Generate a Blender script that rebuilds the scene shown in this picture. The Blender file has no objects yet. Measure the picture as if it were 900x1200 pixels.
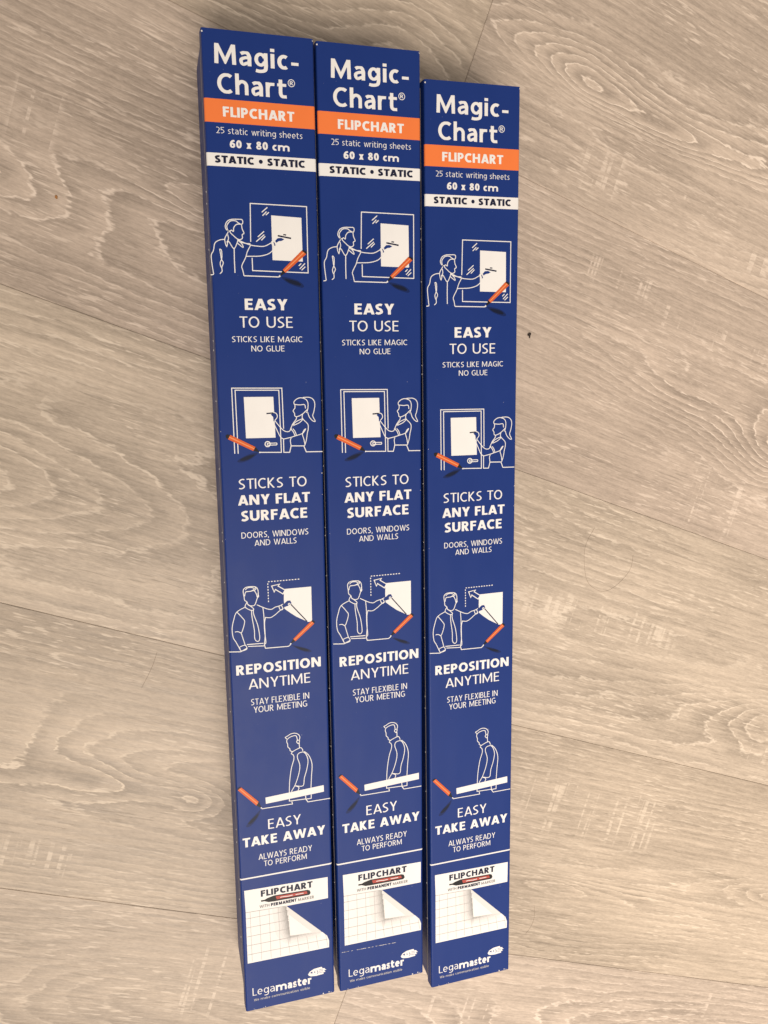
import bpy, bmesh, math, random
from mathutils import Matrix, Vector
random.seed(7)
S = bpy.context.scene
COL = S.collection

# ---------------------------------------------------------------- camera
BW, BL, BH = 0.0634, 0.63, 0.0634            # carton: width, length, height (m)
CAM_R = ((0.96182488, 0.05751831, -0.26755288),
         (-0.00787421, 0.9830751, 0.18303375),
         (0.27355236, -0.17393965, 0.945999))
CAM_P = (-0.0334, -0.18576, 0.48367 + BH)
FPX = 915.0                                   # focal length in photo pixels (900 x 1200)
cd = bpy.data.cameras.new('camera')
cam = bpy.data.objects.new('camera', cd); COL.objects.link(cam)
m = Matrix(CAM_R).to_4x4(); m.translation = CAM_P
cam.matrix_world = m
cd.sensor_fit = 'VERTICAL'; cd.sensor_height = 24.0; cd.lens = 24.0 * FPX / 1200
cd.clip_start = 0.01; cd.clip_end = 100
S.camera = cam
S.render.resolution_x, S.render.resolution_y = 768, 1024

# ---------------------------------------------------------------- world, lamps, exposure
W = bpy.data.worlds.new('World'); S.world = W; W.use_nodes = True
bg = W.node_tree.nodes['Background']
bg.inputs[0].default_value = (1.0, 0.90, 0.80, 1); bg.inputs[1].default_value = 0.47


def lamp(name, kind, loc, target, power, color, **kw):
    d = bpy.data.lights.new(name, kind); d.energy = power; d.color = color
    for k, v in kw.items():
        setattr(d, k, v)
    o = bpy.data.objects.new(name, d); COL.objects.link(o)
    o.location = loc
    o.rotation_euler = (Vector(target) - Vector(loc)).to_track_quat('-Z', 'Y').to_euler()
    return o


lamp('ceiling_lamp', 'SPOT', (0.04, -1.66, 2.2), (0.92, -0.80, 0), 445, (1.0, 0.888, 0.785),
     spot_size=math.radians(82), spot_blend=1.0, shadow_soft_size=0.9)

vs = S.view_settings
vs.view_transform = 'Standard'; vs.look = 'None'; vs.gamma = 1.0; vs.exposure = 0.0
vs.use_curve_mapping = False


# ---------------------------------------------------------------- photo pixel -> point on a level plane
def unproject(x, y, z):
    d = Matrix(CAM_R) @ Vector(((x - 450) / FPX, -(y - 600) / FPX, -1.0))
    c = Vector(CAM_P)
    return c + d * ((z - c.z) / d.z)


def link(name, me, mat=None, parent=None):
    o = bpy.data.objects.new(name, me); COL.objects.link(o)
    if mat is not None:
        for q in (mat if isinstance(mat, (list, tuple)) else [mat]):
            me.materials.append(q)
    if parent is not None:
        o.parent = parent
    return o


# ---------------------------------------------------------------- node expressions
class X:
    """socket with arithmetic, so that a procedural material reads like a formula"""
    def __init__(s, nt, k): s.nt, s.k = nt, k
    def op(s, name, *a):
        n = s.nt.nodes.new('ShaderNodeMath'); n.operation = name
        for i, v in enumerate((s,) + a):
            if isinstance(v, X): s.nt.links.new(v.k, n.inputs[i])
            else: n.inputs[i].default_value = v
        return X(s.nt, n.outputs[0])
    def __add__(s, o): return s.op('ADD', o)
    def __radd__(s, o): return s.op('ADD', o)
    def __sub__(s, o): return s.op('SUBTRACT', o)
    def __rsub__(s, o): return (s * -1.0) + o
    def __mul__(s, o): return s.op('MULTIPLY', o)
    def __rmul__(s, o): return s.op('MULTIPLY', o)
    def __truediv__(s, o): return s.op('DIVIDE', o)
    def pw(s, e): return s.op('POWER', e)
    def sq(s): return s.op('MULTIPLY', s)
    def sqrt(s): return s.op('SQRT')
    def abs(s): return s.op('ABSOLUTE')
    def exp(s): return s.op('EXPONENT')
    def fract(s): return s.op('FRACT')
    def ramp(s, a, b, c=0.0, d=1.0):
        n = s.nt.nodes.new('ShaderNodeMapRange'); n.interpolation_type = 'SMOOTHSTEP'
        s.nt.links.new(s.k, n.inputs[0])
        for i, v in enumerate((a, b, c, d)): n.inputs[i + 1].default_value = v
        return X(s.nt, n.outputs[0])


def noise(nt, x, y, sx, sy, seed, detail=2.0, rough=0.5, dist=0.0):
    c = nt.nodes.new('ShaderNodeCombineXYZ')
    nt.links.new((x * sx).k, c.inputs[0]); nt.links.new((y * sy).k, c.inputs[1]); c.inputs[2].default_value = seed
    n = nt.nodes.new('ShaderNodeTexNoise'); n.inputs['Scale'].default_value = 1.0
    n.inputs['Detail'].default_value = detail; n.inputs['Roughness'].default_value = rough
    n.inputs['Distortion'].default_value = dist
    nt.links.new(c.outputs[0], n.inputs['Vector'])
    return X(nt, n.outputs[0])


def mixc(nt, f, a, b):
    n = nt.nodes.new('ShaderNodeMix'); n.data_type = 'RGBA'
    for idx, v in ((0, f), (6, a), (7, b)):
        if isinstance(v, X): nt.links.new(v.k, n.inputs[idx])
        elif isinstance(v, (int, float)): n.inputs[idx].default_value = v
        else: n.inputs[idx].default_value = (*v, 1)
    return X(nt, n.outputs[2])


def new_mat(name):
    mt = bpy.data.materials.new(name); mt.use_nodes = True
    nt = mt.node_tree
    return mt, nt, nt.nodes['Principled BSDF']


# ---------------------------------------------------------------- floor: laminate planks
ANG = math.radians(-20.4)
CU, SU = math.cos(ANG), math.sin(ANG)


def to_uv(p): return (p[0] * CU + p[1] * SU, -p[0] * SU + p[1] * CU)
def px_uv(x, y): return to_uv(unproject(x, y, 0.0))


def plank_material(idx, cu, cv, heart, feats, saws, tint, seed, K=170.0):
    """oak print: rings = contours of a height field; feats are swells (u, v, su, sv, rings) in floor uv"""
    mt, nt, bs = new_mat('oak_laminate_%02d' % idx)
    tc = nt.nodes.new('ShaderNodeTexCoord'); sp = nt.nodes.new('ShaderNodeSeparateXYZ')
    nt.links.new(tc.outputs['Object'], sp.inputs[0])
    u, v = X(nt, sp.outputs[0]), X(nt, sp.outputs[1])
    N = lambda sx, sy, k, d=2.0, r=0.5, ds=0.0: noise(nt, u, v, sx, sy, seed * 3.7 + k, d, r, ds)
    hv = heart - cv
    wob = N(2.2, 5, 1.3, 1.0)
    vv = v + (wob - 0.5) * 0.05
    G = ((vv - hv).sq() + 0.0004).sqrt() * K
    near = None
    for (fu, fv, su_, sv_, A) in feats:
        du = u - (fu - cu); dv = vv - (fv - cv)
        e = ((du.sq() + 0.0003).sqrt() * (1.0 / su_) + dv.sq() * (1.0 / sv_ ** 2)) * -1.0
        g = e.exp()
        G = G + g * A
        near = g if near is None else near + g
    G = G + (N(4, 14, 2.1, 2.0) - 0.5) * 3.2 + (N(30, 75, 3.3, 2.0) - 0.5) * 0.75 + (N(170, 420, 4.9, 1.0) - 0.5) * 0.34
    fr = G.fract()
    # dark late wood rises slowly, then breaks off in a pale limed line
    band = fr.ramp(0.05, 0.80) * (1.0 - fr.ramp(0.86, 0.985))
    line = fr.ramp(0.80, 0.90) * (1.0 - fr.ramp(0.93, 1.0))
    brk = N(60, 330, 5.5, 2.0, 0.65).ramp(0.38, 0.56)
    zone = N(5, 22, 6.1, 2.0).ramp(0.32, 0.60)
    if near is not None:
        zone = zone * 0.62 + near.op('MINIMUM', 1.0) * 0.8
    line = line * brk * zone
    fib = N(14, 330, 7.2, 3.0, 0.62)
    fib2 = N(85, 760, 8.4, 3.0, 0.65)
    mott = N(240, 420, 9.9, 2.0, 0.6)
    low = N(3.2, 16, 10.2, 3.0, 0.55)
    lowb = N(9, 9, 10.9, 2.0, 0.5)
    tone = (0.50 + (band - 0.35) * -0.36 * (zone * 0.85 + 0.15) + (fib - 0.5) * 1.0 + (fib2 - 0.5) * 0.85
            + (mott - 0.5) * 0.30 + (N(300, 1150, 18.3, 2.0, 0.7) - 0.5) * 0.55 + (low - 0.5) * 1.1 + (lowb - 0.5) * 0.35)
    pores = N(70, 560, 11.7, 2.0).ramp(0.57, 0.68) * N(10, 30, 12.8, 2.0).ramp(0.40, 0.62)
    dpores = N(34, 700, 13.1, 2.0).ramp(0.62, 0.72) * N(7, 26, 14.4, 2.0).ramp(0.42, 0.62)
    saw = None
    for (x0, x1, y0, y1) in saws:                      # clusters of pale saw marks across the grain
        uc, vc = (x0 + x1) / 2 - cu, (y0 + y1) / 2 - cv
        hu, hv2 = abs(x1 - x0) / 2, abs(y1 - y0) / 2
        us = u + v * 0.04
        edge = N(60, 12, 15.5, 2.0) - 0.5
        mk = (1.0 - ((us - uc - vc * 0.04).abs() * (1 / hu)).ramp(0.75, 1.1)) * \
             (1.0 - (((v - vc).abs() * (1 / hv2)) + edge * 1.5).ramp(0.7, 1.15))
        ln = noise(nt, us, v, 230, 5, seed + 16.6, 1.0).ramp(0.55, 0.62)
        s_ = mk * ln * N(60, 330, 17.1, 2.0, 0.7).ramp(0.40, 0.60)
        saw = s_ if saw is None else saw + s_
    dk = tuple(c * t for c, t in zip((0.305, 0.248, 0.197), tint))
    lt = tuple(c * t for c, t in zip((0.615, 0.508, 0.408), tint))
    pale = tuple(c * t for c, t in zip((0.77, 0.655, 0.54), tint))
    c = mixc(nt, tone.op('MINIMUM', 1.0).op('MAXIMUM', 0.0), dk, lt)
    c = mixc(nt, (line * 0.75).op('MINIMUM', 0.9), c, pale)
    c = mixc(nt, pores * 0.55, c, pale)
    c = mixc(nt, dpores * 0.36, c, tuple(x * 0.62 for x in dk))
    if saw is not None:
        c = mixc(nt, (saw * 0.52).op('MINIMUM', 0.8), c, pale)
    nt.links.new(c.k, bs.inputs['Base Color'])
    ro = 0.46 + (fib - 0.5) * 0.25 + line * 0.1
    nt.links.new(ro.k, bs.inputs['Roughness'])
    bs.inputs['Specular IOR Level'].default_value = 0.35
    b = nt.nodes.new('ShaderNodeBump'); b.inputs['Strength'].default_value = 0.35; b.inputs['Distance'].default_value = 0.0004
    h = tone * 0.6 + line * 0.5 - dpores * 0.6
    nt.links.new(h.k, b.inputs['Height']); nt.links.new(b.outputs[0], bs.inputs['Normal'])
    return mt


floor_mt, nt, bs = new_mat('underlay')
bs.inputs['Base Color'].default_value = (0.06, 0.045, 0.032, 1); bs.inputs['Roughness'].default_value = 0.9
bm = bmesh.new()
bmesh.ops.create_grid(bm, x_segments=1, y_segments=1, size=1.0)
bmesh.ops.scale(bm, vec=(2.0, 1.25, 1), verts=bm.verts)
me = bpy.data.meshes.new('floor'); bm.to_mesh(me); bm.free()
floor = link('floor', me, floor_mt)
floor['kind'] = 'structure'
floor.location = (0.15, -0.3, -0.008)
floor.rotation_euler = (0, 0, ANG)
FU, FV = to_uv((0.15, -0.3))                   # floor centre in plank coordinates


def f(x, y, su_, sv_, A):                      # a swell of the grain, seen at photo pixel x, y
    a = px_uv(x, y); return (a[0], a[1], su_, sv_, A)


def sw(x0, y0, x1, y1):                        # a saw mark cluster between two photo pixels
    a, b2 = px_uv(x0, y0), px_uv(x1, y1); return (a[0], b2[0], a[1], b2[1])


seamA = sum(px_uv(*q)[1] for q in ((0, 331.5), (244, 419.6), (605, 552), (900, 655))) / 4
seamB = sum(px_uv(*q)[1] for q in ((0, 704), (260, 766), (605, 850.7), (900, 922.7))) / 4
seamC = sum(px_uv(*q)[1] for q in ((0, 1036.7), (275, 1075), (601, 1121), (900, 1159))) / 4
PWD = (seamA - seamC) / 2
seams = [seamA + PWD * 2, seamA + PWD, seamA, seamB, seamC, seamC - PWD, seamC - 2 * PWD]
j1 = (px_uv(577, 0)[0] + px_uv(547, 91)[0]) / 2
j2 = (px_uv(404, 1165)[0] + px_uv(392, 1200)[0]) / 2
PL = 1.38
UMIN, UMAX = FU - 1.95, FU + 1.95
# per row: a joint position, heart line and features left/right of it
rows = [
    (seams[0] + PWD, seams[0], j2 + 0.35, {}),
    (seams[0], seams[1], j1, {
        'L': dict(heart=px_uv(560, 70)[1], feats=[f(470, 40, .10, .030, 8), f(250, 0, .2, .02, 4)], saws=[sw(430, 0, 470, 45)]),
        'R': dict(heart=px_uv(700, 90)[1], feats=[f(690, 85, .085, .020, 9), f(790, 150, .10, .012, 4), f(900, 190, .1, .02, 5)],
                  saws=[sw(690, 160, 720, 235), sw(800, 225, 850, 260), sw(880, 290, 900, 330)])}),
    (seams[1], seams[2], j2 - 0.55, {
        'R': dict(heart=px_uv(40, 215)[1], feats=[f(-20, 195, .13, .030, 9), f(255, 245, .05, .014, 6), f(905, 535, .07, .030, 11),
                                                  f(790, 450, .08, .02, 4)],
                  saws=[sw(760, 345, 905, 440), sw(20, 90, 60, 180), sw(690, 290, 760, 360), sw(820, 540, 850, 640)])}),
    (seams[2], seams[3], j1 - 0.75, {
        'R': dict(heart=px_uv(30, 545)[1], feats=[f(-40, 530, .22, .038, 11), f(900, 840, .07, .035, 9)],
                  saws=[sw(610, 680, 790, 770), sw(860, 860, 895, 900)], K=110.0)}),
    (seams[3], seams[4], j2 - 0.42, {
        'R': dict(heart=px_uv(120, 900)[1], feats=[f(0, 865, .10, .040, 9), f(230, 937, .018, .014, 8), f(120, 920, .06, .015, 4),
                                                   f(650, 1035, .075, .010, 5), f(905, 1050, .08, .014, 6)],
                  saws=[sw(0, 975, 95, 1030), sw(620, 905, 765, 1000)])}),
    (seams[4], seams[5], j2, {
        'L': dict(heart=px_uv(-40, 1160)[1], feats=[f(-10, 1160, .06, .04, 6)], saws=[sw(225, 1110, 250, 1190)]),
        'R': dict(heart=px_uv(600, 1240)[1], feats=[f(590, 1215, .16, .04, 9)], saws=[sw(500, 1165, 580, 1200), sw(830, 1165, 860, 1200)])}),
    (seams[5], seams[6], j1 - 0.3, {}),
]
k = 0
GAP = 0.00008
for (vt, vb, uj, spec) in rows:
    cuts = [uj]
    while cuts[0] > UMIN: cuts.insert(0, cuts[0] - PL)
    while cuts[-1] < UMAX: cuts.append(cuts[-1] + PL)
    for a0, a1 in zip(cuts[:-1], cuts[1:]):
        key = 'L' if abs(a1 - uj) < 1e-6 else ('R' if abs(a0 - uj) < 1e-6 else None)
        u0, u1 = max(a0, UMIN), min(a1, UMAX)
        if u1 - u0 < 0.02: continue
        cu, cv = (u0 + u1) / 2, (vt + vb) / 2
        d = spec.get(key) if key else None
        rr = random.Random(40 + k)
        if d is None:
            d = dict(heart=cv + rr.uniform(-.05, .05), feats=[(rr.uniform(u0, u1), cv + rr.uniform(-.05, .05), rr.uniform(.08, .2), .03, 8)
                                                              for _ in range(2)], saws=[])
        t = rr.uniform(0.95, 1.05)
        mt = plank_material(k, cu, cv, d['heart'], d['feats'], d['saws'], (t, t * rr.uniform(.985, 1.015), t * rr.uniform(.97, 1.02)),
                            5.0 + k * 2.3, d.get('K', 170.0))
        hx, hy, th, bv = (u1 - u0) / 2 - GAP, (vt - vb) / 2 - GAP, 0.0078, 0.0003
        bm = bmesh.new()
        bmesh.ops.create_cube(bm, size=1.0)
        bmesh.ops.scale(bm, vec=(2 * hx, 2 * hy, th), verts=bm.verts)
        top = [e for e in bm.edges if all(q.co.z > 0 for q in e.verts)]
        bmesh.ops.bevel(bm, geom=top, offset=bv, segments=2, affect='EDGES')
        me = bpy.data.meshes.new('plank'); bm.to_mesh(me); bm.free()
        o = link('plank', me, mt, floor)
        o.location = (cu - FU, cv - FV, 0.008 - th / 2)
        k += 1


# ---------------------------------------------------------------- print and carton materials
def carton_print(name, color, rough=0.42, wear=True):
    mt, nt, bs = new_mat(name)
    tc = nt.nodes.new('ShaderNodeTexCoord'); sp = nt.nodes.new('ShaderNodeSeparateXYZ')
    nt.links.new(tc.outputs['Object'], sp.inputs[0])
    x, y = X(nt, sp.outputs[0]), X(nt, sp.outputs[1])
    mo = noise(nt, x, y, 60, 40, 1.7, 3.0, 0.6)
    fine = noise(nt, x, y, 2600, 1700, 2.9, 2.0, 0.6)
    c = mixc(nt, (mo - 0.5) * 0.5 + (fine - 0.5) * 0.35 + 0.5, tuple(q * 0.9 for q in color), tuple(min(1, q * 1.1) for q in color))
    if wear:
        sc = noise(nt, x, y, 900, 700, 4.2, 1.0).ramp(0.80, 0.86) * 0.5
        c = mixc(nt, sc, c, (0.55, 0.55, 0.58))
    nt.links.new(c.k, bs.inputs['Base Color'])
    nt.links.new((rough + (mo - 0.5) * 0.16 + (fine - 0.5) * 0.10).k, bs.inputs['Roughness'])
    bs.inputs['Specular IOR Level'].default_value = 0.18
    wav = noise(nt, x, y, 45, 14, 6.6, 1.0)
    b = nt.nodes.new('ShaderNodeBump'); b.inputs['Strength'].default_value = 0.6; b.inputs['Distance'].default_value = 0.0006
    nt.links.new((wav + fine * 0.012).k, b.inputs['Height']); nt.links.new(b.outputs[0], bs.inputs['Normal'])
    return mt


NAVY = carton_print('navy_varnished_board', (0.009, 0.032, 0.178))
WHITE = carton_print('white_print', (0.80, 0.79, 0.77), wear=False)
ORANGE = carton_print('orange_print', (0.82, 0.20, 0.052), wear=False)
PEN = carton_print('orange_pen_print', (0.62, 0.115, 0.028), wear=False)
PENHI = carton_print('light_orange_print', (0.80, 0.27, 0.11), wear=False)
INK = carton_print('dark_navy_print', (0.012, 0.014, 0.04), wear=False)
BLACK = carton_print('black_print', (0.016, 0.015, 0.016), wear=False)
SMUDGE = carton_print('grey_blue_print', (0.005, 0.009, 0.030), wear=False)
SMUDGE2 = carton_print('soft_grey_blue_print', (0.006, 0.018, 0.095), wear=False)
RED = carton_print('red_print', (0.42, 0.075, 0.06), wear=False)
GREY = carton_print('grey_print', (0.20, 0.19, 0.18), wear=False)
GRID = carton_print('grid_grey_print', (0.47, 0.45, 0.43), wear=False)
TONES = [carton_print('paper_tone_print', (a, a * .97, a * .94), wear=False) for a in (0.75, 0.69, 0.62, 0.55, 0.48, 0.42, 0.36, 0.31)]
RAW = carton_print('raw_grey_board', (0.30, 0.27, 0.24), 0.85, wear=False)
CHIP = carton_print('white_board_fibre', (0.72, 0.70, 0.68), 0.9, wear=False)


# ---------------------------------------------------------------- print helpers; local carton frame: x right, y along, z=0 at the base
def L(x, y):                                   # photo pixel on the end carton's top -> local x, y (that carton stands at the origin)
    p = unproject(x, y, BH); return (p.x, p.y)


class Art:
    """flat print collected as thin sheets a fraction of a millimetre above the board"""
    def __init__(s): s.v, s.f, s.m, s.mats = [], [], [], []
    def mi(s, mat):
        if mat not in s.mats: s.mats.append(mat)
        return s.mats.index(mat)
    def poly(s, pts, mat, z):
        b = len(s.v); s.v += [(x, y, BH + z) for x, y in pts]
        area = sum(pts[i][0] * pts[(i + 1) % len(pts)][1] - pts[(i + 1) % len(pts)][0] * pts[i][1] for i in range(len(pts)))
        idx = list(range(b, b + len(pts)))
        s.f.append(idx if area > 0 else idx[::-1]); s.m.append(s.mi(mat))
    def stroke(s, pts, mat, z, w=0.00052, closed=False, map=None):
        n = len(pts)
        s.zc = getattr(s, 'zc', 0) + 1; z += 0.0000022 * (s.zc % 9)
        P = [Vector(p) for p in pts]
        L_, R_ = [], []
        for i in range(n):
            a = P[(i - 1) % n] if (closed or i > 0) else None
            c = P[(i + 1) % n] if (closed or i < n - 1) else None
            d1 = (P[i] - a).normalized() if a is not None and (P[i] - a).length > 1e-9 else None
            d2 = (c - P[i]).normalized() if c is not None and (c - P[i]).length > 1e-9 else None
            d1 = d1 or d2; d2 = d2 or d1
            t = (d1 + d2); t = t.normalized() if t.length > 1e-6 else d1
            nn = Vector((-t.y, t.x)); k_ = 1 / max(0.55 if map is None else 0.25, abs(nn.dot(Vector((-d1.y, d1.x)))))
            L_.append(P[i] + nn * w / 2 * k_); R_.append(P[i] - nn * w / 2 * k_)
        for i in range(n if closed else n - 1):
            j = (i + 1) % n
            qd = [R_[i], R_[j], L_[j], L_[i]]
            if map: qd = map(qd)
            if len(qd) > 2: s.poly(qd, mat, z)
    def build(s, name, parent):
        me = bpy.data.meshes.new(name); me.from_pydata(s.v, [], s.f)
        for q in s.mats: me.materials.append(q)
        me.polygons.foreach_set('material_index', s.m); me.update()
        o = bpy.data.objects.new(name, me); COL.objects.link(o); o.parent = parent
        return o


def smooth(pts, n=4, closed=False):
    if len(pts) < 3: return pts
    P = [Vector(p) for p in pts]; out = []; N_ = len(P)
    g = lambda i: P[i % N_] if closed else P[max(0, min(N_ - 1, i))]
    for i in range(N_ if closed else N_ - 1):
        p0, p1, p2, p3 = g(i - 1), g(i), g(i + 1), g(i + 2)
        for q in range(n):
            t = q / n
            out.append(0.5 * ((2 * p1) + (p2 - p0) * t + (2 * p0 - 5 * p1 + 4 * p2 - p3) * t * t + (3 * p1 - p0 - 3 * p2 + p3) * t ** 3))
    if not closed: out.append(P[-1])
    return [tuple(p) for p in out]


# ---- a humanist sans drawn as pen strokes: cap height 1, x height .73, w = stem width
XH = 0.73


def arc(cx, cy, rx, ry, a0, a1, n=12):
    return [(cx + rx * math.cos(math.radians(a0 + (a1 - a0) * i / n)), cy + ry * math.sin(math.radians(a0 + (a1 - a0) * i / n))) for i in range(n + 1)]


def glyph(ch, w):
    """width and pen strokes (points, width factor, clamp below, clamp above)"""
    h = w / 2; t = 0.86                                   # bars are a little thinner than stems
    hb = h * t; R = []
    def S_(pts, k=1.0, lo=0.0, hi=1.0): R.append((pts, k, lo, hi))
    def C_(pts, k=1.0, lo=-0.012, hi=1.012): R.append((smooth(pts, 5), k, lo, hi))
    if ch == 'A':
        W = .70 + w * .5; S_([(h * .9, -.05), (W / 2, 1 + w * .2), (W - h * .9, -.05)]); S_([(W * .22, .27), (W * .78, .27)], t)
    elif ch == 'B':
        W = .50 + w * .6; S_([(h, 0), (h, 1)]); m_ = .53
        S_([(h, 1 - hb)] + arc(W * .52, (1 - hb + m_) / 2, W * .40 - h, (1 - hb - m_) / 2, 90, -90, 8) + [(h, m_)], t)
        S_([(h, m_)] + arc(W * .55, (m_ + hb) / 2, W * .45 - h, (m_ - hb) / 2, 90, -90, 8) + [(h, hb)], t)
    elif ch in 'CG':
        W = .56 + w * .6; r = W * .62
        S_(arc(r, .5, r - h, .5 - hb, 52, 308, 18))
        if ch == 'G':
            W += .06; R.pop(); S_(arc(r, .5, r - h, .5 - hb, 54, 300, 18)); S_([(W - h, .10), (W - h, .50)]); S_([(W - w * 1.6 - .08, .50 - hb), (W - h, .50 - hb)], t)
    elif ch == 'D':
        W = .62 + w * .6; S_([(h, 0), (h, 1)]); S_([(h, 1 - hb), (W * .38, 1 - hb)] + arc(W * .42, .5, W * .58 - h, .5 - hb, 80, -80, 12) + [(W * .38, hb), (h, hb)], .95)
    elif ch in 'EF':
        W = .40 + w * .6; S_([(h, 0), (h, 1)])
        S_([(h, 1 - hb), (W, 1 - hb)], t); S_([(h, .53), (W * .93, .53)], t)
        if ch == 'E': S_([(h, hb), (W * 1.02, hb)], t)
    elif ch == 'H':
        W = .62 + w * .6; S_([(h, 0), (h, 1)]); S_([(W - h, 0), (W - h, 1)]); S_([(h, .53), (W - h, .53)], t)
    elif ch == 'I': W = w; S_([(h, 0), (h, 1)])
    elif ch == 'K':
        W = .52 + w * .7; S_([(h, 0), (h, 1)]); S_([(w * .8, .47), (W - w * .65, 1.06)]); S_([(w * .9, .56), (W - w * .55, -.06)])
    elif ch == 'L': W = .38 + w * .6; S_([(h, 0), (h, 1)]); S_([(h, hb), (W, hb)], t)
    elif ch == 'M':
        W = .78 + w * .9; S_([(h * 1.1, 0), (h * 1.35, 1)]); S_([(W - h * 1.1, 0), (W - h * 1.35, 1)])
        S_([(h * 1.25, 1.04), (W / 2, .12 + w * .1), (W - h * 1.25, 1.04)], .88, 0.0, 1.0)
    elif ch == 'N': W = .62 + w * .7; S_([(h, 0), (h, 1)]); S_([(W - h, 0), (W - h, 1)]); S_([(h, 1.02), (W - h, -.02)])
    elif ch == 'O': W = .70 + w * .6; S_(arc(W / 2, .5, W / 2 - h, .5 - hb, 0, 360, 26))
    elif ch in 'PR':
        W = .46 + w * .7; m_ = .45 if ch == 'P' else .50; S_([(h, 0), (h, 1)])
        S_([(h, 1 - hb)] + arc(W * .50, (1 - hb + m_) / 2, W * .48 - h, (1 - hb - m_) / 2, 90, -90, 8) + [(h, m_)], .95)
        if ch == 'R': W += .05; S_([(W * .42, m_), (W - h * 1.05, -.05)])
    elif ch == 'S':
        W = .42 + w * .6
        C_([(W - h * .7, 1 - hb * 1.5), (W * .60, 1 - hb), (W * .28, .92 - hb), (h, .73), (W * .34, .55), (W * .66, .45), (W - h, .27), (W * .74, .08 + hb), (W * .40, hb), (h * .3, hb * 1.7)], .96)
    elif ch == 'T': W = .50 + w * .6; S_([(W / 2, 0), (W / 2, 1)]); S_([(0, 1 - hb), (W, 1 - hb)], t)
    elif ch == 'U': W = .60 + w * .6; S_([(h, 1)] + arc(W / 2, .36, W / 2 - h, .36 - hb, 180, 360, 12) + [(W - h, 1)])
    elif ch == 'V': W = .62 + w * .6; S_([(h * .9, 1.05), (W / 2, -w * .2), (W - h * .9, 1.05)])
    elif ch == 'W': W = .92 + w; S_([(h * .9, 1.05), (W * .28, -.02), (W / 2, 1.0), (W * .72, -.02), (W - h * .9, 1.05)], .94)
    elif ch == 'X': W = .58 + w * .6; S_([(h, 1.05), (W - h, -.05)]); S_([(h, -.05), (W - h, 1.05)])
    elif ch == 'Y': W = .58 + w * .6; S_([(h * .9, 1.05), (W / 2, .43), (W - h * .9, 1.05)]); S_([(W / 2, 0), (W / 2, .48)])
    elif ch == 'a':
        W = .40 + w * .7
        C_([(W - h, 0), (W - h, .22), (W - h, XH * .62), (W * .68, XH - hb * 1.15), (W * .40, XH - hb), (h * .9, XH - hb * 1.9)], .97, 0, XH)
        C_([(W - h, .40), (W * .52, .41), (h * 1.15, .32), (h * 1.05, .17), (W * .32, hb), (W * .60, .06 + hb), (W - h, .20)], .88, -.01, XH)
    elif ch == 'b':
        W = .46 + w * .7; S_([(h, 0), (h, 1.04)], 1, 0, 1.04); S_(arc(W * .53, XH / 2, W * .47 - h, XH / 2 - hb, 160, -160, 16), .92)
    elif ch == 'c': W = .38 + w * .6; r = W * .60; S_(arc(r, XH / 2, r - h, XH / 2 - hb, 55, 305, 14))
    elif ch == 'e':
        W = .46 + w * .6; S_(arc(W / 2, XH / 2, W / 2 - h, XH / 2 - hb, 0, 312, 16)); S_([(h, XH * .49), (W - h * .25, XH * .49)], t * .8)
    elif ch == 'g':
        W = .46 + w * .7; S_(arc(W * .47, XH / 2 + .02, W * .47 - h, XH / 2 - hb - .02, 20, 340, 16), .92)
        C_([(W - h, XH), (W - h, .4), (W - h, .02), (W * .76, -.22 + hb), (W * .42, -.28 + hb), (W * .10, -.25 + hb)], .97, -.3, XH)
    elif ch == 'h':
        W = .44 + w * .8; S_([(h, 0), (h, 1.04)], 1, 0, 1.04); S_([(h, XH * .66)] + arc(W * .53, XH * .60, W * .47 - h, XH * .40 - hb, 155, 0, 10) + [(W - h, 0)], .96)
    elif ch == 'i': W = w; S_([(h, 0), (h, XH)]); S_([(h, .99 - w * .95), (h, .99)], 1.08)
    elif ch == 'k': W = .42 + w * .7; S_([(h, 0), (h, 1.04)], 1, 0, 1.04); S_([(w * .8, .34), (W - w * .65, XH + .05)], 1, 0, XH); S_([(w * .9, .42), (W - w * .5, -.05)])
    elif ch == 'l': W = w; S_([(h, 0), (h, 1.04)], 1, 0, 1.04)
    elif ch in 'mn':
        n_ = 2 if ch == 'm' else 1; a_ = .36 + w * .8
        W = w + a_ * n_; S_([(h, 0), (h, XH)])
        for j in range(n_):
            x0 = h + a_ * j; S_([(x0, XH * .66)] + arc(x0 + a_ * .53, XH * .62, a_ * .47, XH * .38 - hb, 160, 0, 10) + [(x0 + a_, 0)], .96)
    elif ch == 'o': W = .48 + w * .6; S_(arc(W / 2, XH / 2, W / 2 - h, XH / 2 - hb, 0, 360, 20))
    elif ch == 'r': W = .26 + w * .8; S_([(h, 0), (h, XH)]); C_([(h, XH * .55), (h + W * .16, XH * .84), (W * .72, XH - hb), (W, XH - hb)], .96, 0, XH)
    elif ch == 's':
        W = .30 + w * .7
        C_([(W - h * .5, XH - hb * 1.4), (W * .55, XH - hb), (W * .27, XH * .93 - hb), (h, XH * .72), (W * .36, XH * .55), (W * .66, XH * .44), (W - h, XH * .26), (W * .74, XH * .08 + hb), (W * .40, hb), (h * .2, hb * 1.6)], .93, 0, XH)
    elif ch == 't':
        W = .28 + w * .8; x0 = W * .28 + h * .4
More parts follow.
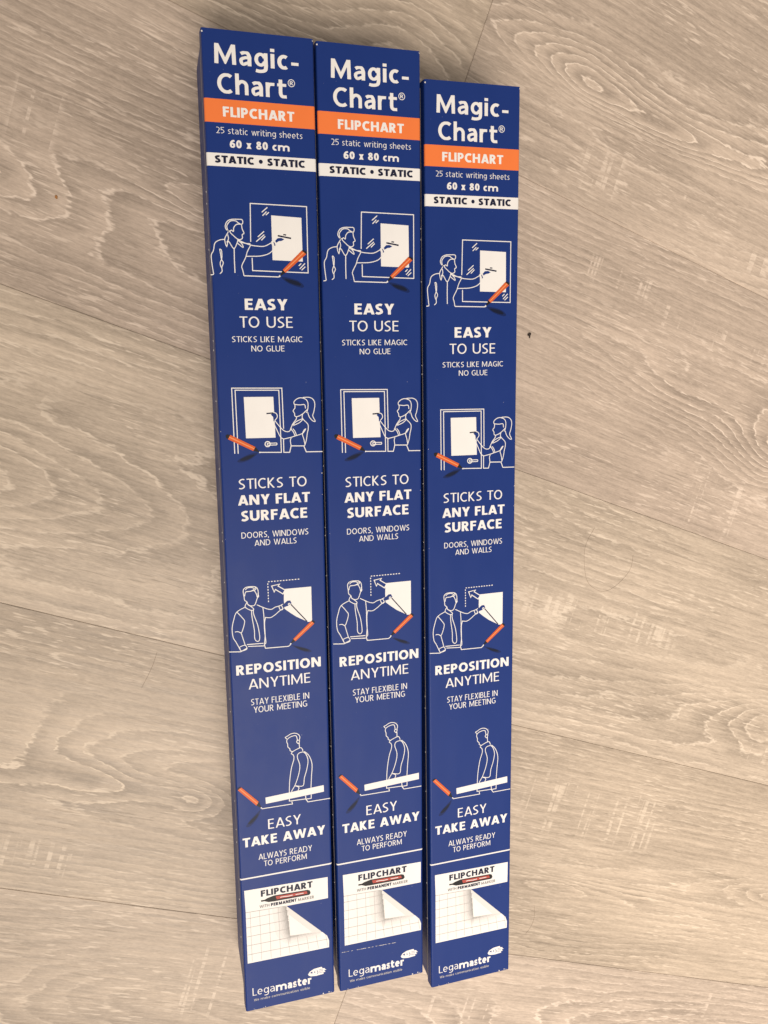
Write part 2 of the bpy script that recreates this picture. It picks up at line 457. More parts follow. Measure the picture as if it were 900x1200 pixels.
        C_([(x0, .93), (x0, .6), (x0, .22), (x0 + W * .20, hb * 1.15), (W, hb * 1.1)], .97, 0, .93); S_([(0, XH - hb), (W * .98, XH - hb)], t)
    elif ch == 'u': W = .44 + w * .8; S_([(W - h, 0), (W - h, XH)]); S_([(h, XH)] + arc(W * .47, .26, W * .47 - h, .26 - hb, 180, 335, 10), .96)
    elif ch == 'v': W = .44 + w * .6; S_([(h * .8, XH + .05), (W / 2, -w * .2), (W - h * .8, XH + .05)], 1, 0, XH)
    elif ch == 'w': W = .68 + w; S_([(h * .8, XH + .05), (W * .28, -.02), (W / 2, XH), (W * .72, -.02), (W - h * .8, XH + .05)], .92, 0, XH)
    elif ch == 'x': W = .42 + w * .7; S_([(h, XH + .05), (W - h, -.05)], 1, 0, XH); S_([(h, -.05), (W - h, XH + .05)], 1, 0, XH)
    elif ch == '0': W = .46 + w * .6; S_(arc(W / 2, .5, W / 2 - h, .5 - hb, 0, 360, 22))
    elif ch == '2':
        W = .44 + w * .6; C_([(h * .6, 1 - hb * 1.8), (W * .45, 1 - hb), (W - h * 1.2, .76), (W * .72, .45), (W * .30, w * .9)], .96); S_([(h * .2, hb), (W, hb)], t)
    elif ch == '5':
        W = .44 + w * .6; S_([(W * .95, 1 - hb), (h * 1.3, 1 - hb)], t); S_([(h * 1.3, 1), (h * 1.3, .50)])
        C_([(h * 1.1, .57), (W * .50, .60), (W - h, .34), (W * .60, .06 + hb), (h * .2, hb * 1.3)], .95)
    elif ch == '6':
        W = .46 + w * .6; S_(arc(W / 2, .32, W / 2 - h, .32 - hb, 0, 360, 18)); C_([(h, .34), (h * 1.3, .62), (W * .5, .95 - hb), (W * .88, 1 - hb)])
    elif ch == '8': W = .46 + w * .6; S_(arc(W / 2, .76, W * .44 - h, .24 - hb, 0, 360, 16), .92); S_(arc(W / 2, .28, W / 2 - h, .28 - hb * .9, 0, 360, 18), .95)
    elif ch == '-': W = .32; S_([(0, .32), (W, .32)], .9)
    elif ch == ',': W = w * 1.1; S_([(h * 1.2, w * .95), (h * .6, -.18)], .9, -.2, 1)
    else: W = .20 + w * .4
    return W, R


def clip_y(pts, lo, hi):
    for lim, sg in ((lo, 1), (hi, -1)):
        out = []
        for i, p in enumerate(pts):
            r = pts[i - 1]
            ip, ir = (p[1] - lim) * sg >= 0, (r[1] - lim) * sg >= 0
            if ip != ir:
                k_ = (lim - r[1]) / (p[1] - r[1]); out.append((r[0] + (p[0] - r[0]) * k_, lim))
            if ip: out.append((p[0], p[1]))
        pts = out
        if not pts: return []
    return pts


def text(art, txt, left, right, top, mat, z, w=0.13, gap=None):
    """fit one line between two baseline pixels; top is a pixel at cap height over the left end"""
    a, b, t_ = L(*left), L(*right), L(*top)
    g = (0.17 - w * .28) if gap is None else gap
    x, out = 0.0, []
    for ch in txt:
        W, R = glyph(ch, w)
        out += [([(x + p[0], p[1]) for p in pts], k_ * w, lo, hi) for pts, k_, lo, hi in R]
        x += W + (g if ch not in 'AVWYTLvwy' else g * .55)
    x -= g
    y = (a[1] + b[1]) / 2; sy = t_[1] - a[1]; sx = (b[0] - a[0]) / x
    for pts, ww, lo, hi in out:
        art.stroke(pts, mat, z, ww, map=lambda qd, lo=lo, hi=hi: [(a[0] + p[0] * sx, y + p[1] * sy) for p in clip_y(qd, lo, hi)])


# ---------------------------------------------------------------- the carton
box = bpy.data.objects.new('flipchart_box', None); COL.objects.link(box)
box.empty_display_size = 0.05
TB = 0.0007                                     # board thickness
FLAP = 0.0072


def sweep(name, prof, y0, y1, mat, parent, corner=0.0, ny=1, jit=0.0, closed=False):
    """a cross-section (x, z) swept along the carton"""
    bm = bmesh.new(); rings = []
    rr = random.Random(3)
    for i in range(ny + 1):
        y = y0 + (y1 - y0) * i / ny
        rings.append([bm.verts.new((x, y, z + (rr.uniform(-jit, jit) if 0 < i < ny else 0))) for x, z in prof])
    n = len(prof)
    for r0, r1 in zip(rings[:-1], rings[1:]):
        for j in range(n if closed else n - 1):
            q = (j + 1) % n
            bm.faces.new((r0[j], r0[q], r1[q], r1[j]))
    if closed:
        bm.faces.new(rings[0][::-1]); bm.faces.new(rings[-1])
    bmesh.ops.recalc_face_normals(bm, faces=bm.faces)
    me = bpy.data.meshes.new(name); bm.to_mesh(me); bm.free()
    return link(name, me, mat, parent)


# tray: the body under the lid, rounded long edges
def rounded(x0, x1, z0, z1, r, n=4):
    pts = []
    for cx, cz, a0 in ((x1 - r, z0 + r, -90), (x1 - r, z1 - r, 0), (x0 + r, z1 - r, 90), (x0 + r, z0 + r, 180)):
        for i in range(n + 1):
            a = math.radians(a0 + 90 * i / n); pts.append((cx + r * math.cos(a), cz + r * math.sin(a)))
    return pts


TOPI = BH - TB
tray = sweep('tray', rounded(TB, BW - TB * 0.2, 0.0, TOPI - 0.0001, 0.0009), -BL + 0.0012, -0.0012, NAVY, box, closed=True)
# lid: top board that folds down over the left side and ends in a raw cut edge
ro, n = 0.0013, 6
outer = [(BW, TOPI - 0.004), (BW, BH - ro)] + [(BW - ro + ro * math.cos(math.radians(a)), BH - ro + ro * math.sin(math.radians(a))) for a in range(15, 90, 15)] \
    + [(BW - ro, BH), (ro, BH)] + [(ro - ro * math.sin(math.radians(a)), BH - ro + ro * math.cos(math.radians(a))) for a in range(15, 90, 15)] \
    + [(0.0, BH - ro), (-0.0004, BH - FLAP)]
lid = sweep('lid', outer, -BL, 0.0, NAVY, box, ny=1)
so = lid.modifiers.new('board', 'SOLIDIFY'); so.thickness = TB; so.offset = -1
raw = sweep('raw_edge', [(-0.00052, BH - FLAP - 0.0002), (-0.00052, BH - FLAP + 0.0007), (TB, BH - FLAP + 0.0003), (TB, BH - FLAP - 0.0002)],
            -BL + 0.003, -0.003, RAW, box, closed=True)
for nm, ya, yb in (('end_flap', -BL + 0.0002, -BL + 0.0014), ('end_flap', -0.0014, -0.0002)):
    sweep(nm, rounded(TB * 1.5, BW - TB * 1.5, 0.0006, TOPI - 0.0006, 0.0015), ya, yb, NAVY, box, closed=True)
# white nicks left along the cut edge where the lid was punched
for yy in (224, 238, 292, 399, 410, 470, 550, 625, 635, 684, 747, 822, 837, 893, 943, 977, 992, 1060, 1105):
    ly = L(290, yy)[1]
    bm = bmesh.new(); bmesh.ops.create_icosphere(bm, subdivisions=1, radius=0.0005)
    bmesh.ops.scale(bm, vec=(0.7, 1.1, 0.7), verts=bm.verts)
    me = bpy.data.meshes.new('nick'); bm.to_mesh(me); bm.free()
    o = link('nick', me, CHIP, box); o.location = (-0.0005, ly, BH - FLAP)

Z1, Z2, Z3, Z4 = 0.00006, 0.00012, 0.00018, 0.00024


def strip(name, ya, yb, mat, zoff):            # a printed band round the lid's top and edges
    prof_ = []
    for i, (x, z) in enumerate(outer):
        if z < BH - ro - 0.0004: continue
        cx = min(max(x, ro), BW - ro); dx, dz = x - cx, z - (BH - ro)
        l = math.hypot(dx, dz) or 1
        prof_.append((cx + dx / l * (l + zoff), BH - ro + dz / l * (l + zoff)))
    o = sweep(name, prof_, ya, yb, mat, box)
    return o


# title
a = Art()
text(a, 'Magic-', (251, 73.6), (350, 83.3), (251, 50), WHITE, Z1, 0.168)
text(a, 'Chart', (255, 109.0), (336, 115.3), (255, 85.3), WHITE, Z1, 0.168)
c0 = L(341.4, 97.6)
rr_ = 0.0019
a.stroke([(c0[0] + rr_ * math.cos(i * math.pi / 8), c0[1] + rr_ * math.sin(i * math.pi / 8)) for i in range(16)], WHITE, Z1, 0.0004, True)
text(a, 'R', (339.6, 99.6), (343.6, 100.0), (339.6, 95.2), WHITE, Z1, 0.16)
a.build('title_lettering', box)
# orange band
ob = strip('orange_band', L(300, 146.6)[1], L(300, 119.3)[1], ORANGE, Z1)
a = Art(); text(a, 'FLIPCHART', (261.4, 136.4), (344.4, 142.9), (261.4, 124.6), WHITE, Z2, 0.23)
a.build('band_lettering', ob)
a = Art()
text(a, '25 static writing sheets', (253.4, 155.4), (354.4, 163.4), (253.4, 148), WHITE, Z1, 0.095)
text(a, '60 x 80 cm', (269.4, 172.6), (339.4, 178.0), (269.4, 163.4), WHITE, Z1, 0.22)
a.build('size_lettering', box)
wb = strip('white_band', L(300, 197.2)[1], L(300, 182.0)[1], WHITE, Z1)
a = Art(); text(a, 'STATIC', (252, 190.4), (298, 193.4), (252, 181.6), INK, Z2, 0.27)
text(a, 'STATIC', (313.4, 194.2), (357.6, 197.0), (313.4, 185.5), INK, Z2, 0.27)
c0 = L(305.6, 189.6)
a.poly([(c0[0] + .00115 * math.cos(i * math.pi / 8), c0[1] + .00115 * math.sin(i * math.pi / 8)) for i in range(16)], INK, Z2)
a.build('band_lettering', wb)
# slogans
B, T = 0.215, 0.116
for lines in (
    (('EASY', (287, 362.6), (336.4, 364.2), (287, 349.4), B), ('TO USE', (281, 383.0), (343, 385.0), (281, 370), T),
     ('STICKS LIKE MAGIC', (272, 399.8), (354.4, 402), (272, 393), T), ('NO GLUE', (294.6, 411.4), (333.4, 412.2), (294.6, 404.6), T)),
    (('STICKS TO', (280, 573), (359.4, 570), (280, 561), T), ('ANY FLAT', (279, 592), (362.6, 588.4), (279, 580.2), B),
     ('SURFACE', (283, 610.6), (360, 607), (283, 598.4), B), ('DOORS, WINDOWS', (283, 630.6), (361.4, 626.6), (283, 623.6), T),
     ('AND WALLS', (298.4, 639.6), (347.6, 636.6), (298.4, 632.8), T)),
    (('REPOSITION', (277, 791.4), (376, 781), (277, 779.8), B), ('ANYTIME', (291.4, 808), (363.6, 799.6), (291.4, 796.2), T),
     ('STAY FLEXIBLE IN', (294.4, 826.8), (362.4, 818), (294.4, 819.6), T), ('YOUR MEETING', (297.4, 835.6), (360, 827.6), (297.4, 828.4), T)),
    (('EASY', (314.4, 971.4), (352, 965.4), (314.4, 960), T), ('TAKE AWAY', (284.6, 992.4), (380.6, 978.4), (284.6, 981.6), B),
     ('ALWAYS READY', (303, 1007.2), (365.4, 997.4), (303, 1000.4), T), ('TO PERFORM', (309.4, 1014.4), (359.6, 1007), (309.4, 1008), T))):
    a = Art()
    for (s_, l_, r_, t_, b_) in lines:
        text(a, s_, l_, r_, t_, WHITE, Z1, b_)
    a.build('slogan_lettering', box)


# line drawings, traced on the printed top (photo pixels of the end carton)
def drawing(ox, oy, sc, lines, curves, sheet, ink, inklines, pen, tip, cap, smear, extra=None):
    q = lambda p: L(ox + p[0] / sc, oy + p[1] / sc)
    a = Art()
    for l in lines: a.stroke([q(p) for p in l], WHITE, Z2, 0.00056)
    for l in curves: a.stroke(smooth([q(p) for p in l]), WHITE, Z2, 0.00050)
    if extra: extra(a, q)
    d = a.build('line_drawing', box)
    a = Art(); a.poly([q(p) for p in sheet], WHITE, Z1 * 0.5)
    for l in ink: a.poly([q(p) for p in l], NAVY, Z1)
    for l, w in inklines: a.stroke([q(p) for p in l], INK, Z1, w)
    a.build('paper_sheet', d)
    a = Art()
    a.poly(smooth([q(p) for p in smear], 3, True), SMUDGE2, Z1 * 0.25)
    cx = sum(p[0] for p in smear) / len(smear); cy = sum(p[1] for p in smear) / len(smear)
    a.poly(smooth([q((cx + (p[0] - cx) * .72, cy + (p[1] - cy) * .62)) for p in smear], 3, True), SMUDGE, Z1 * 0.4)
    p0, p1, p2, p3 = pen                        # p0-p3 tip end, p1-p2 far end
    a.poly([q(p) for p in pen], PEN, Z3)
    mid = lambda s_, e_, t_: (s_[0] + (e_[0] - s_[0]) * t_, s_[1] + (e_[1] - s_[1]) * t_)
    a.poly([q(mid(p0, p3, .36)), q(mid(p1, p2, .36)), q(mid(p1, p2, .60)), q(mid(p0, p3, .60))], PENHI, Z4)
    a.poly([q(p) for p in (p0, p3, tip)], BLACK, Z3)
    a.poly([q(p) for p in cap], BLACK, Z3)
    t0 = q(tip)
    a.poly([(t0[0] + .0005 * math.cos(i), t0[1] + .0005 * math.sin(i)) for i in range(6)], WHITE, Z4)
    a.build('pen_picture', d)


drawing(240, 230, 6.923,
    [[(372, 370), (368, 58), (825, 85), (838, 622), (388, 603), (384, 500)],
     [(462, 130), (507, 90)], [(468, 158), (500, 125)], [(495, 152), (520, 130)],
     [(430, 330), (480, 285)], [(417, 368), (482, 312)], [(458, 357), (490, 325)],
     [(762, 565), (782, 545)], [(770, 590), (812, 545)], [(785, 600), (815, 572)],
     [(238, 425), (240, 520), (245, 622)], [(318, 645), (600, 655), (610, 640)], [(72, 634), (48, 638)]],
    [[(208, 285), (180, 275), (165, 245), (180, 205), (215, 188), (265, 187), (300, 190), (308, 210), (298, 228), (270, 215), (250, 200), (210, 200), (185, 225), (178, 250), (190, 285)],
     [(298, 228), (303, 265), (318, 300), (303, 312), (305, 340), (285, 352), (262, 345), (235, 322), (205, 292), (215, 275), (232, 285), (235, 255), (258, 228), (298, 228)],
     [(190, 290), (165, 335), (163, 365), (178, 408), (192, 365), (235, 425), (262, 378), (268, 350)],
     [(185, 310), (192, 345), (178, 375)], [(262, 378), (310, 415), (300, 385), (270, 360)],
     [(268, 352), (320, 378), (380, 398), (430, 405), (485, 405), (545, 375)],
     [(290, 372), (330, 382), (370, 386)],
     [(335, 487), (385, 487), (450, 485), (510, 470), (545, 445), (570, 405)],
     [(540, 372), (556, 410), (577, 400), (558, 360), (540, 372)],
     [(160, 350), (120, 355), (82, 380), (70, 440), (52, 480), (60, 560), (72, 632)],
     [(120, 428), (128, 470), (135, 510), (150, 540), (138, 575), (140, 610), (122, 628)],
     [(120, 428), (135, 440), (138, 500), (125, 540), (130, 570), (138, 580)],
     [(370, 400), (345, 450), (330, 500), (300, 565), (308, 600), (318, 645)]],
    [(538, 155), (783, 175), (795, 530), (550, 518)],
    [[(570, 362), (590, 340), (620, 338), (645, 350), (625, 362), (600, 365), (578, 378)], [(556, 372), (566, 366), (576, 398), (566, 404)]],
    [([(592, 320), (700, 342)], .0009), ([(636, 312), (660, 314)], .0007)],
    [(632, 597), (785, 442), (822, 470), (655, 622)], (608, 650),
    [(785, 442), (800, 436), (830, 455), (822, 470)],
    [(622, 655), (690, 664), (765, 690), (805, 728), (785, 742), (715, 722), (660, 694)])

drawing(240, 450, 6.207,
    [[(218, 507), (195, 30), (560, 30), (573, 325)], [(572, 400), (575, 497), (617, 497), (628, 450)],
     [(243, 507), (220, 45), (538, 45), (557, 497), (400, 497)],
     [(628, 450), (720, 450), (738, 493), (856, 491)]],
    [[(652, 150), (648, 130), (670, 108), (700, 100), (735, 112), (750, 140), (748, 185), (738, 210)],
     [(652, 148), (690, 152), (725, 150), (732, 178)],
     [(712, 98), (760, 97), (790, 115), (800, 150), (793, 200), (785, 232), (803, 270), (785, 268), (760, 240), (748, 205)],
     [(655, 150), (655, 175), (642, 195), (652, 212), (655, 232), (668, 238), (695, 228), (720, 210), (745, 185)],
     [(668, 238), (663, 258), (640, 290), (622, 332)],
     [(712, 215), (710, 250), (748, 290), (752, 325), (745, 360), (738, 410), (725, 450)],
     [(640, 303), (662, 275), (712, 253), (690, 280), (640, 303)],
     [(628, 330), (645, 350), (656, 378)], [(640, 325), (656, 345), (666, 372)],
     [(575, 400), (625, 388), (662, 376), (712, 358), (735, 325)], [(735, 325), (722, 335), (710, 365), (720, 400), (728, 440)],
     [(628, 392), (622, 412), (628, 450)],
     [(508, 265), (545, 310), (580, 342), (612, 345), (630, 322)],
     [(500, 283), (520, 325), (550, 385), (575, 400)], [(498, 206), (520, 215), (527, 240), (510, 264)]],
    [(283, 95), (498, 93), (515, 390), (300, 395)],
    [[(480, 222), (497, 208), (512, 222), (513, 268), (500, 272), (497, 240)]],
    [([(448, 215), (505, 210)], .0008)],
    [(368, 458), (185, 370), (168, 402), (352, 487)], (400, 497),
    [(150, 376), (164, 367), (185, 370), (168, 402), (155, 392)],
    [(388, 499), (320, 512), (258, 543), (236, 566), (275, 570), (338, 545)],
    lambda a, q: (a.stroke([q((457 + 19 * math.cos(i * math.pi / 6), 437 + 19 * math.sin(i * math.pi / 6))) for i in range(12)], WHITE, Z2, .0006, True),
                  a.stroke([q(p) for p in ((455, 431), (522, 429), (525, 436), (522, 443), (455, 445))], WHITE, Z2, .0005, True)))


def dashes(a, q):
    for P0, P1, n_ in (((395, 268), (388, 92), 7), ((388, 88), (675, 63), 11)):
        for i in range(n_):
            t0, t1 = (i + 0.08) / n_, (i + 0.62) / n_
            a.stroke([q((P0[0] + (P1[0] - P0[0]) * t, P0[1] + (P1[1] - P0[1]) * t)) for t in (t0, t1)], WHITE, Z2, .0006)
    a.stroke([q(p) for p in ((422, 125), (492, 108), (478, 125), (540, 160), (522, 195), (455, 155), (445, 178))], WHITE, Z2, .0006, True)


drawing(262, 670, 7.5,
    [[(205, 640), (350, 628)], [(215, 656), (355, 651)], [(358, 640), (368, 672), (570, 655), (590, 638)], [(48, 705), (150, 703), (205, 672)]],
    [[(180, 220), (172, 165), (195, 138), (240, 130), (280, 133), (300, 155), (305, 200), (295, 225)],
     [(185, 215), (195, 178), (235, 172), (268, 166), (290, 200), (295, 225)],
     [(190, 160), (210, 142), (245, 138), (270, 150), (240, 170), (195, 175)], [(268, 166), (285, 150), (275, 138)],
     [(180, 220), (185, 250), (205, 265), (215, 290), (245, 300), (275, 290), (295, 235), (308, 215), (300, 190)],
     [(205, 268), (190, 310), (245, 340), (264, 325), (215, 288)],
     [(245, 335), (250, 400), (270, 510), (275, 590), (302, 612), (318, 580), (300, 470), (265, 375), (262, 330)],
     [(190, 310), (115, 355), (90, 420), (75, 500), (85, 580), (110, 620), (150, 692)],
     [(118, 355), (165, 405), (185, 440), (165, 520), (150, 540)], [(100, 530), (125, 526), (150, 536)], [(155, 540), (175, 600), (190, 645)],
     [(140, 662), (188, 645), (205, 678), (155, 695), (140, 662)],
     [(292, 290), (345, 312), (380, 325), (420, 330), (455, 310), (490, 300), (522, 284)],
     [(485, 305), (500, 335), (522, 325), (505, 295), (485, 305)],
     [(365, 400), (410, 403), (450, 380), (490, 345), (525, 320)],
     [(345, 312), (355, 400), (360, 520), (372, 620), (358, 635)], [(370, 400), (360, 450), (365, 560), (358, 640)]],
    [(530, 152), (770, 130), (778, 438), (740, 440), (715, 428), (640, 395), (585, 360), (535, 325), (530, 250)],
    [[(520, 292), (560, 255), (585, 252), (598, 275), (580, 295), (530, 312)], [(528, 152), (543, 162), (526, 196), (522, 190)]],
    [([(590, 285), (735, 437)], .0007)],
    [(612, 590), (770, 432), (797, 455), (632, 610)], (590, 632),
    [(770, 432), (782, 425), (804, 440), (797, 455)],
    [(598, 645), (660, 655), (735, 675), (775, 698), (740, 708), (680, 692), (635, 668)],
    lambda a, q: (dashes(a, q), a.stroke([q((577 + 9 * math.cos(i), 285 + 9 * math.sin(i))) for i in range(6)], WHITE, Z3, .0005, True)))

drawing(270, 850, 7.5,
    [[(518, 600), (518, 665), (665, 645)], [(540, 668), (545, 690), (275, 733)], [(660, 615), (664, 650), (682, 672), (875, 640)],
     [(710, 605), (710, 640), (664, 648)]],
    [[(495, 118), (482, 105), (500, 95), (530, 75), (565, 68), (595, 78), (610, 100), (605, 125), (590, 130), (580, 95), (560, 90), (520, 105), (497, 125)],
     [(497, 122), (495, 145), (503, 165), (505, 190), (522, 205), (525, 222), (545, 230)],
     [(588, 130), (582, 146), (600, 160), (608, 130)], [(605, 155), (607, 198)],
     [(535, 252), (545, 232), (610, 197), (630, 205), (637, 226)], [(538, 250), (555, 265), (557, 300), (535, 380), (520, 500), (518, 600)],
     [(640, 232), (600, 245), (588, 280), (610, 350), (600, 430), (570, 520), (540, 575), (540, 592)],
     [(640, 232), (665, 255), (682, 310), (670, 390), (650, 460), (638, 530), (570, 530)],
     [(648, 228), (690, 265), (717, 340), (712, 450), (708, 548)], [(570, 532), (602, 545), (590, 582)]],
    [(308, 635), (820, 525), (822, 582), (312, 690)], [], [],
    [(248, 670), (95, 545), (65, 570), (228, 705)], (272, 724),
    [(65, 570), (60, 560), (78, 543), (95, 545)],
    [(265, 745), (225, 780), (165, 845), (138, 892), (178, 885), (240, 812)])

# dividing line
strip('dividing_line', L(333, 1022.6)[1], L(333, 1021.0)[1], WHITE, Z1)
# flipchart picture
q = lambda x, y: L(275 + x / 7.5, 1015 + y / 7.5)
a = Art()
a.poly([q(*p) for p in ((83, 218), (817, 95), (820, 280), (455, 350), (97, 410))], WHITE, Z1 * .5)
a.poly([q(*p) for p in ((97, 410), (455, 350), (640, 590), (770, 578), (812, 610), (830, 652), (830, 712), (115, 857))], WHITE, Z1 * .5)
pic = a.build('flipchart_picture', box)
a = Art()                                        # the curled corner as it is drawn on the carton
STEP = 7
for iy in range(335, 735, STEP):                 # soft grey halftone beside and below the lifted corner
    for ix in range(330, 756, STEP):
        x, y = ix + STEP / 2, iy + STEP / 2
        xe = 455 + (y - 350) * .14 if y < 612 else 487
        yb = 612 - (x - 487) * .135 if x > 487 else 612
        if y < 413 - (x - 97) * .1676 or (x > xe and y < yb - 4) or y > 842 - (x - 115) * .203: continue
        d1 = math.exp(-max(0, xe - x) / 58) * min(1, max(0, (700 - y) / 110)) if x <= xe + 2 else 0
        d2 = math.exp(-max(0, y - yb) / 34) * (1 - (x - 487) / 500) if x > xe else math.exp(-max(0, y - 640) / 30) * d1
        g_ = max(d1, d2 * .8)
        lv = int(g_ * 9.5) - 1
        if lv >= 0: a.poly([q(ix, iy + STEP), q(ix + STEP, iy + STEP), q(ix + STEP, iy), q(ix, iy)], TONES[min(lv, 7)], Z1 * .8)
a.poly([q(*p) for p in ((455, 350), (765, 575), (720, 582), (640, 590), (560, 602), (487, 612), (480, 540), (472, 450))], TONES[1], Z1)
a.poly([q(*p) for p in ((478, 425), (600, 520), (680, 580), (560, 600), (490, 608), (484, 540))], WHITE, Z1 * 1.2)
a.build('curled_corner', pic)
a = Art()
a.stroke([q(97, 410), q(455, 350)], GRID, Z2, .00035)
for i in range(9):
    x0 = 135 + i * 83; yb_ = 850 - (x0 + 20 - 115) * 145 / 715
    yt_ = (404 - i * 14) if i < 4 else 612 - (i - 4) * 8 + 20
    a.stroke([q(x0, yt_), q(x0 + 20, yb_ - 4)], GRID, Z2, .00028)
for i in range(5):
    y0 = 465 + i * 79; x1 = (474, 478, 480, 565, 815)[i]
    a.stroke([q(100 + i * 4, y0), q(x1, y0 - (x1 - 100) * .195)], GRID, Z2, .00028)
a.build('grid_lines', pic)
a = Art()
text(a, 'FLIPCHART', (305.7, 1050.3), (366, 1040.3), (305.7, 1043.0), INK, Z2, 0.24)
text(a, 'WITH', (304.2, 1064.2), (315.8, 1062.2), (304.2, 1060.9), GREY, Z2, 0.17)
text(a, 'PERMANENT', (317.5, 1061.8), (347.5, 1056.4), (317.5, 1058.2), INK, Z2, 0.27)
text(a, 'MARKER', (349.2, 1056.0), (368, 1052.7), (349.2, 1052.7), GREY, Z2, 0.17)
a.build('picture_lettering', pic)
a = Art()
a.poly([q(*p) for p in ((232, 300), (262, 296), (290, 280), (345, 258), (640, 208), (660, 213), (668, 235), (655, 252), (350, 308), (300, 315), (262, 308), (232, 313))], BLACK, Z2)
a.poly([q(*p) for p in ((360, 264), (632, 218), (640, 240), (370, 290))], RED, Z3)
a.stroke([q(*p) for p in ((400, 272), (430, 265), (470, 262), (510, 252))], WHITE, Z4, .0005)
a.stroke([q(*p) for p in ((535, 248), (570, 242), (605, 235))], WHITE, Z4, .0005)
a.build('marker_picture', pic)
# maker's name, slogan and pencil emblem
a = Art()
text(a, 'Lega', (296.2, 1166.8), (322.0, 1161.6), (296.2, 1157.8), WHITE, Z1, 0.095)
text(a, 'master', (323.4, 1161.2), (365.1, 1152.8), (323.4, 1151.8), WHITE, Z1, 0.23)
text(a, 'We make communication visible', (297.6, 1172.6), (363.2, 1159.6), (297.6, 1169.8), GRID, Z1, 0.15)
a.build('maker_lettering', box)
q = lambda x, y: L(285 + x / 8.18, 1110 + y / 8.18)
a = Art()
a.poly([q(*p) for p in ((622, 262), (638, 234), (680, 207), (728, 193), (754, 187), (757, 199), (786, 200), (780, 210), (799, 212), (776, 224), (789, 234), (768, 240), (771, 254), (742, 262), (700, 274), (650, 279), (630, 274))], WHITE, Z1)
a.poly([q(*p) for p in ((640, 247), (662, 232), (666, 252))], NAVY, Z2)
a.poly([q(686 + 6 * math.cos(i), 238 + 7 * math.sin(i)) for i in range(6)], NAVY, Z2)
a.stroke(smooth([q(*p) for p in ((706, 222), (717, 238), (710, 255))]), NAVY, Z2, .0004)
for dy in (0, 14, 28): a.stroke([q(728, 216 + dy), q(766, 208 + dy)], NAVY, Z2, .00022)
a.build('emblem', box)
# worn corners: torn paper fibre showing white
rr = random.Random(5)
for (cx, cy, n_, rx, ry) in ((0.0007, -0.003, 2, .0003, .0016), (BW - .0009, -0.0012, 3, .0006, .0008), (0.012, -BL + .0006, 5, .009, .0003),
                             (BW - .006, -BL + .0009, 3, .005, .0004), (0.0008, -0.24, 2, .0002, .09), (BW - .0008, -.36, 2, .0002, .12)):
    a = Art()
    for i in range(n_):
        px, py = cx + rr.uniform(-rx, rx), cy + rr.uniform(-ry, ry)
        px = min(max(px, .0006), BW - .0006); py = min(max(py, -BL + .0005), -.0004)
        r0 = rr.choice((.0002, .0002, .0003, .00055))
        a.poly([(px + r0 * rr.uniform(.5, 1.2) * math.cos(j * 1.05), py + r0 * rr.uniform(.5, 1.3) * math.sin(j * 1.05)) for j in range(6)], CHIP, Z2)
    a.build('worn_spot', box)['kind'] = 'stuff'


def copy_tree(o, parent=None):
    c = o.copy(); COL.objects.link(c); c.parent = parent
    for ch in list(o.children): copy_tree(ch, c)
    return c


GROUP = 'blue flipchart cartons laid side by side on the floor'
b2, b3 = copy_tree(box), copy_tree(box)
b2.location = (0.06479, -0.0008, 0); b2.rotation_euler = (0, 0, 0.00418)
b3.location = (0.1307, -0.01552, 0); b3.rotation_euler = (0, 0, 0.01084)
PRINT = ('title_lettering', 'size_lettering', 'slogan_lettering', 'line_drawing', 'flipchart_picture', 'maker_lettering', 'emblem')
for b_, dx, dy in ((b2, 0.0017, -0.0012), (b3, 0.0010, -0.0006)):     # the print sits a little differently on each carton
    for ch in b_.children:
        base = ch.name.split('.')[0]
        if base in PRINT or base in ('orange_band', 'white_band', 'dividing_line'):
            ch.location.y += dy
            if base in PRINT: ch.location.x += dx
            else:
                for g in ch.children: g.location.x += dx
            if base == 'line_drawing':                                 # lines stop at the carton's edge
                ch.data = ch.data.copy()
                for v_ in ch.data.vertices: v_.co.x = min(v_.co.x, BW - 0.0009 - dx)
for o, lb in ((box, 'blue flipchart carton at the end of the row, level with the middle carton'),
              (b2, 'blue flipchart carton lying between the other two, scratched below its grid picture'),
              (b3, 'blue flipchart carton pushed lower than the other two, out of line with them')):
    o['label'] = lb; o['category'] = 'carton'; o['group'] = GROUP
a = Art()                                        # thin broken scratch on the middle carton only
inv = (Matrix.Translation((0.06479, -0.0008, 0)) @ Matrix.Rotation(0.00418, 4, 'Z')).inverted()
P0, P1 = inv @ unproject(400.5, 1116.3, BH), inv @ unproject(466, 1104, BH)
for i in range(30):
    if rr.random() < .22: continue
    t0, t1 = i / 30, (i + .85) / 30
    a.stroke([(P0.x + (P1.x - P0.x) * t, P0.y + (P1.y - P0.y) * t) for t in (t0, t1)], GREY if rr.random() < .4 else CHIP, Z1, rr.uniform(.0002, .0004))
a.build('scratch', b2)

# ---------------------------------------------------------------- crumbs and hairs on the floor
crumb_mt, nt, bs = new_mat('dark_crumb'); bs.inputs['Base Color'].default_value = (0.03, 0.02, 0.015, 1); bs.inputs['Roughness'].default_value = .8
rust_mt, nt, bs = new_mat('rust_crumb'); bs.inputs['Base Color'].default_value = (0.35, 0.16, 0.05, 1); bs.inputs['Roughness'].default_value = .8
hair_mt, nt, bs = new_mat('brown_hair'); bs.inputs['Base Color'].default_value = (0.22, 0.16, 0.115, 1); bs.inputs['Roughness'].default_value = .5


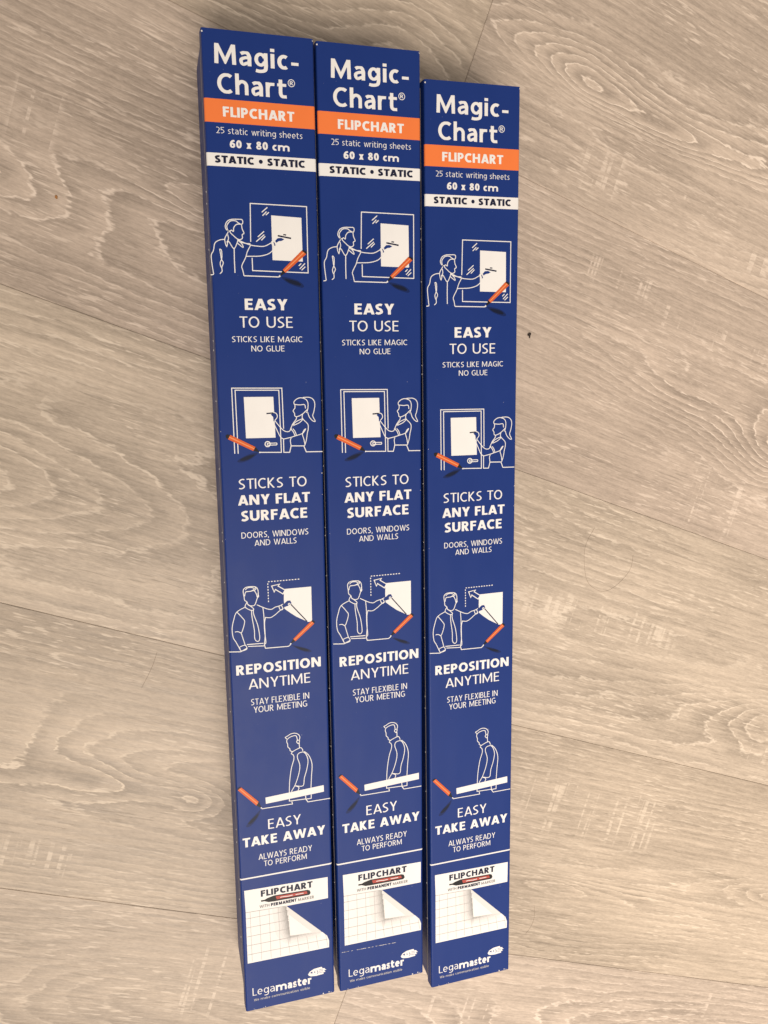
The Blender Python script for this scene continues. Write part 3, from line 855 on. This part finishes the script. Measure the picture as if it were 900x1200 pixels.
def crumb(x, y, r, mat, stretch, rot, label, tail=False):
    bm = bmesh.new(); bmesh.ops.create_icosphere(bm, subdivisions=2, radius=r)
    g = random.Random(x)
    for v_ in bm.verts: v_.co *= g.uniform(.7, 1.2)
    bmesh.ops.scale(bm, vec=(1, stretch, .6), verts=bm.verts)
    if tail:
        b_ = bmesh.ops.create_cone(bm, segments=6, radius1=r * .45, radius2=r * .2, depth=r * 1.4, cap_ends=True)
        bmesh.ops.rotate(bm, verts=b_['verts'], cent=(0, 0, 0), matrix=Matrix.Rotation(math.pi / 2, 3, 'X'))
        bmesh.ops.translate(bm, verts=b_['verts'], vec=(0, -r * 1.05, 0))
    me = bpy.data.meshes.new('crumb'); bm.to_mesh(me); bm.free()
    o = link('crumb', me, mat); p = unproject(x, y, 0); o.location = (p.x, p.y, r * .45); o.rotation_euler[2] = rot
    o['label'] = label; o['category'] = 'crumb'


crumb(620, 392, .0016, crumb_mt, .8, .1, 'dark brown crumb on the floor beside the pushed-down carton', True)
crumb(66, 231, .0008, rust_mt, 1.5, .2, 'tiny rust coloured crumb lying on the bare floor planks')


def hair(pts, label):
    P = smooth([(p.x, p.y) for p in (unproject(x, y, 0) for x, y in pts)], 6)
    bm = bmesh.new(); rings = []
    r = .00008
    for i, (x, y) in enumerate(P):
        x0, y0 = P[max(0, i - 1)]; x1, y1 = P[min(len(P) - 1, i + 1)]
        t = Vector((x1 - x0, y1 - y0, 0)).normalized(); n_ = Vector((-t.y, t.x, 0))
        rings.append([bm.verts.new(Vector((x, y, r)) + n_ * r * math.cos(k_ * math.pi / 2) + Vector((0, 0, r * math.sin(k_ * math.pi / 2)))) for k_ in range(4)])
    for r0, r1 in zip(rings[:-1], rings[1:]):
        for j in range(4): bm.faces.new((r0[j], r0[(j + 1) % 4], r1[(j + 1) % 4], r1[j]))
    bm.faces.new(rings[0]); bm.faces.new(rings[-1])
    me = bpy.data.meshes.new('hair'); bm.to_mesh(me); bm.free()
    o = link('hair', me, hair_mt); o['label'] = label; o['category'] = 'hair'


hair([(697, 618), (686, 640), (685, 665), (690, 684), (706, 693), (722, 686), (738, 668), (742, 650)], 'looped brown hair lying on the floor planks')
hair([(626, 1061), (626, 1075), (622, 1086), (616, 1094)], 'short bent hair lying near the lower end of the cartons')
hair([(184, 764), (178, 782), (166, 806)], 'thin straight hair lying on the floor below a plank seam')
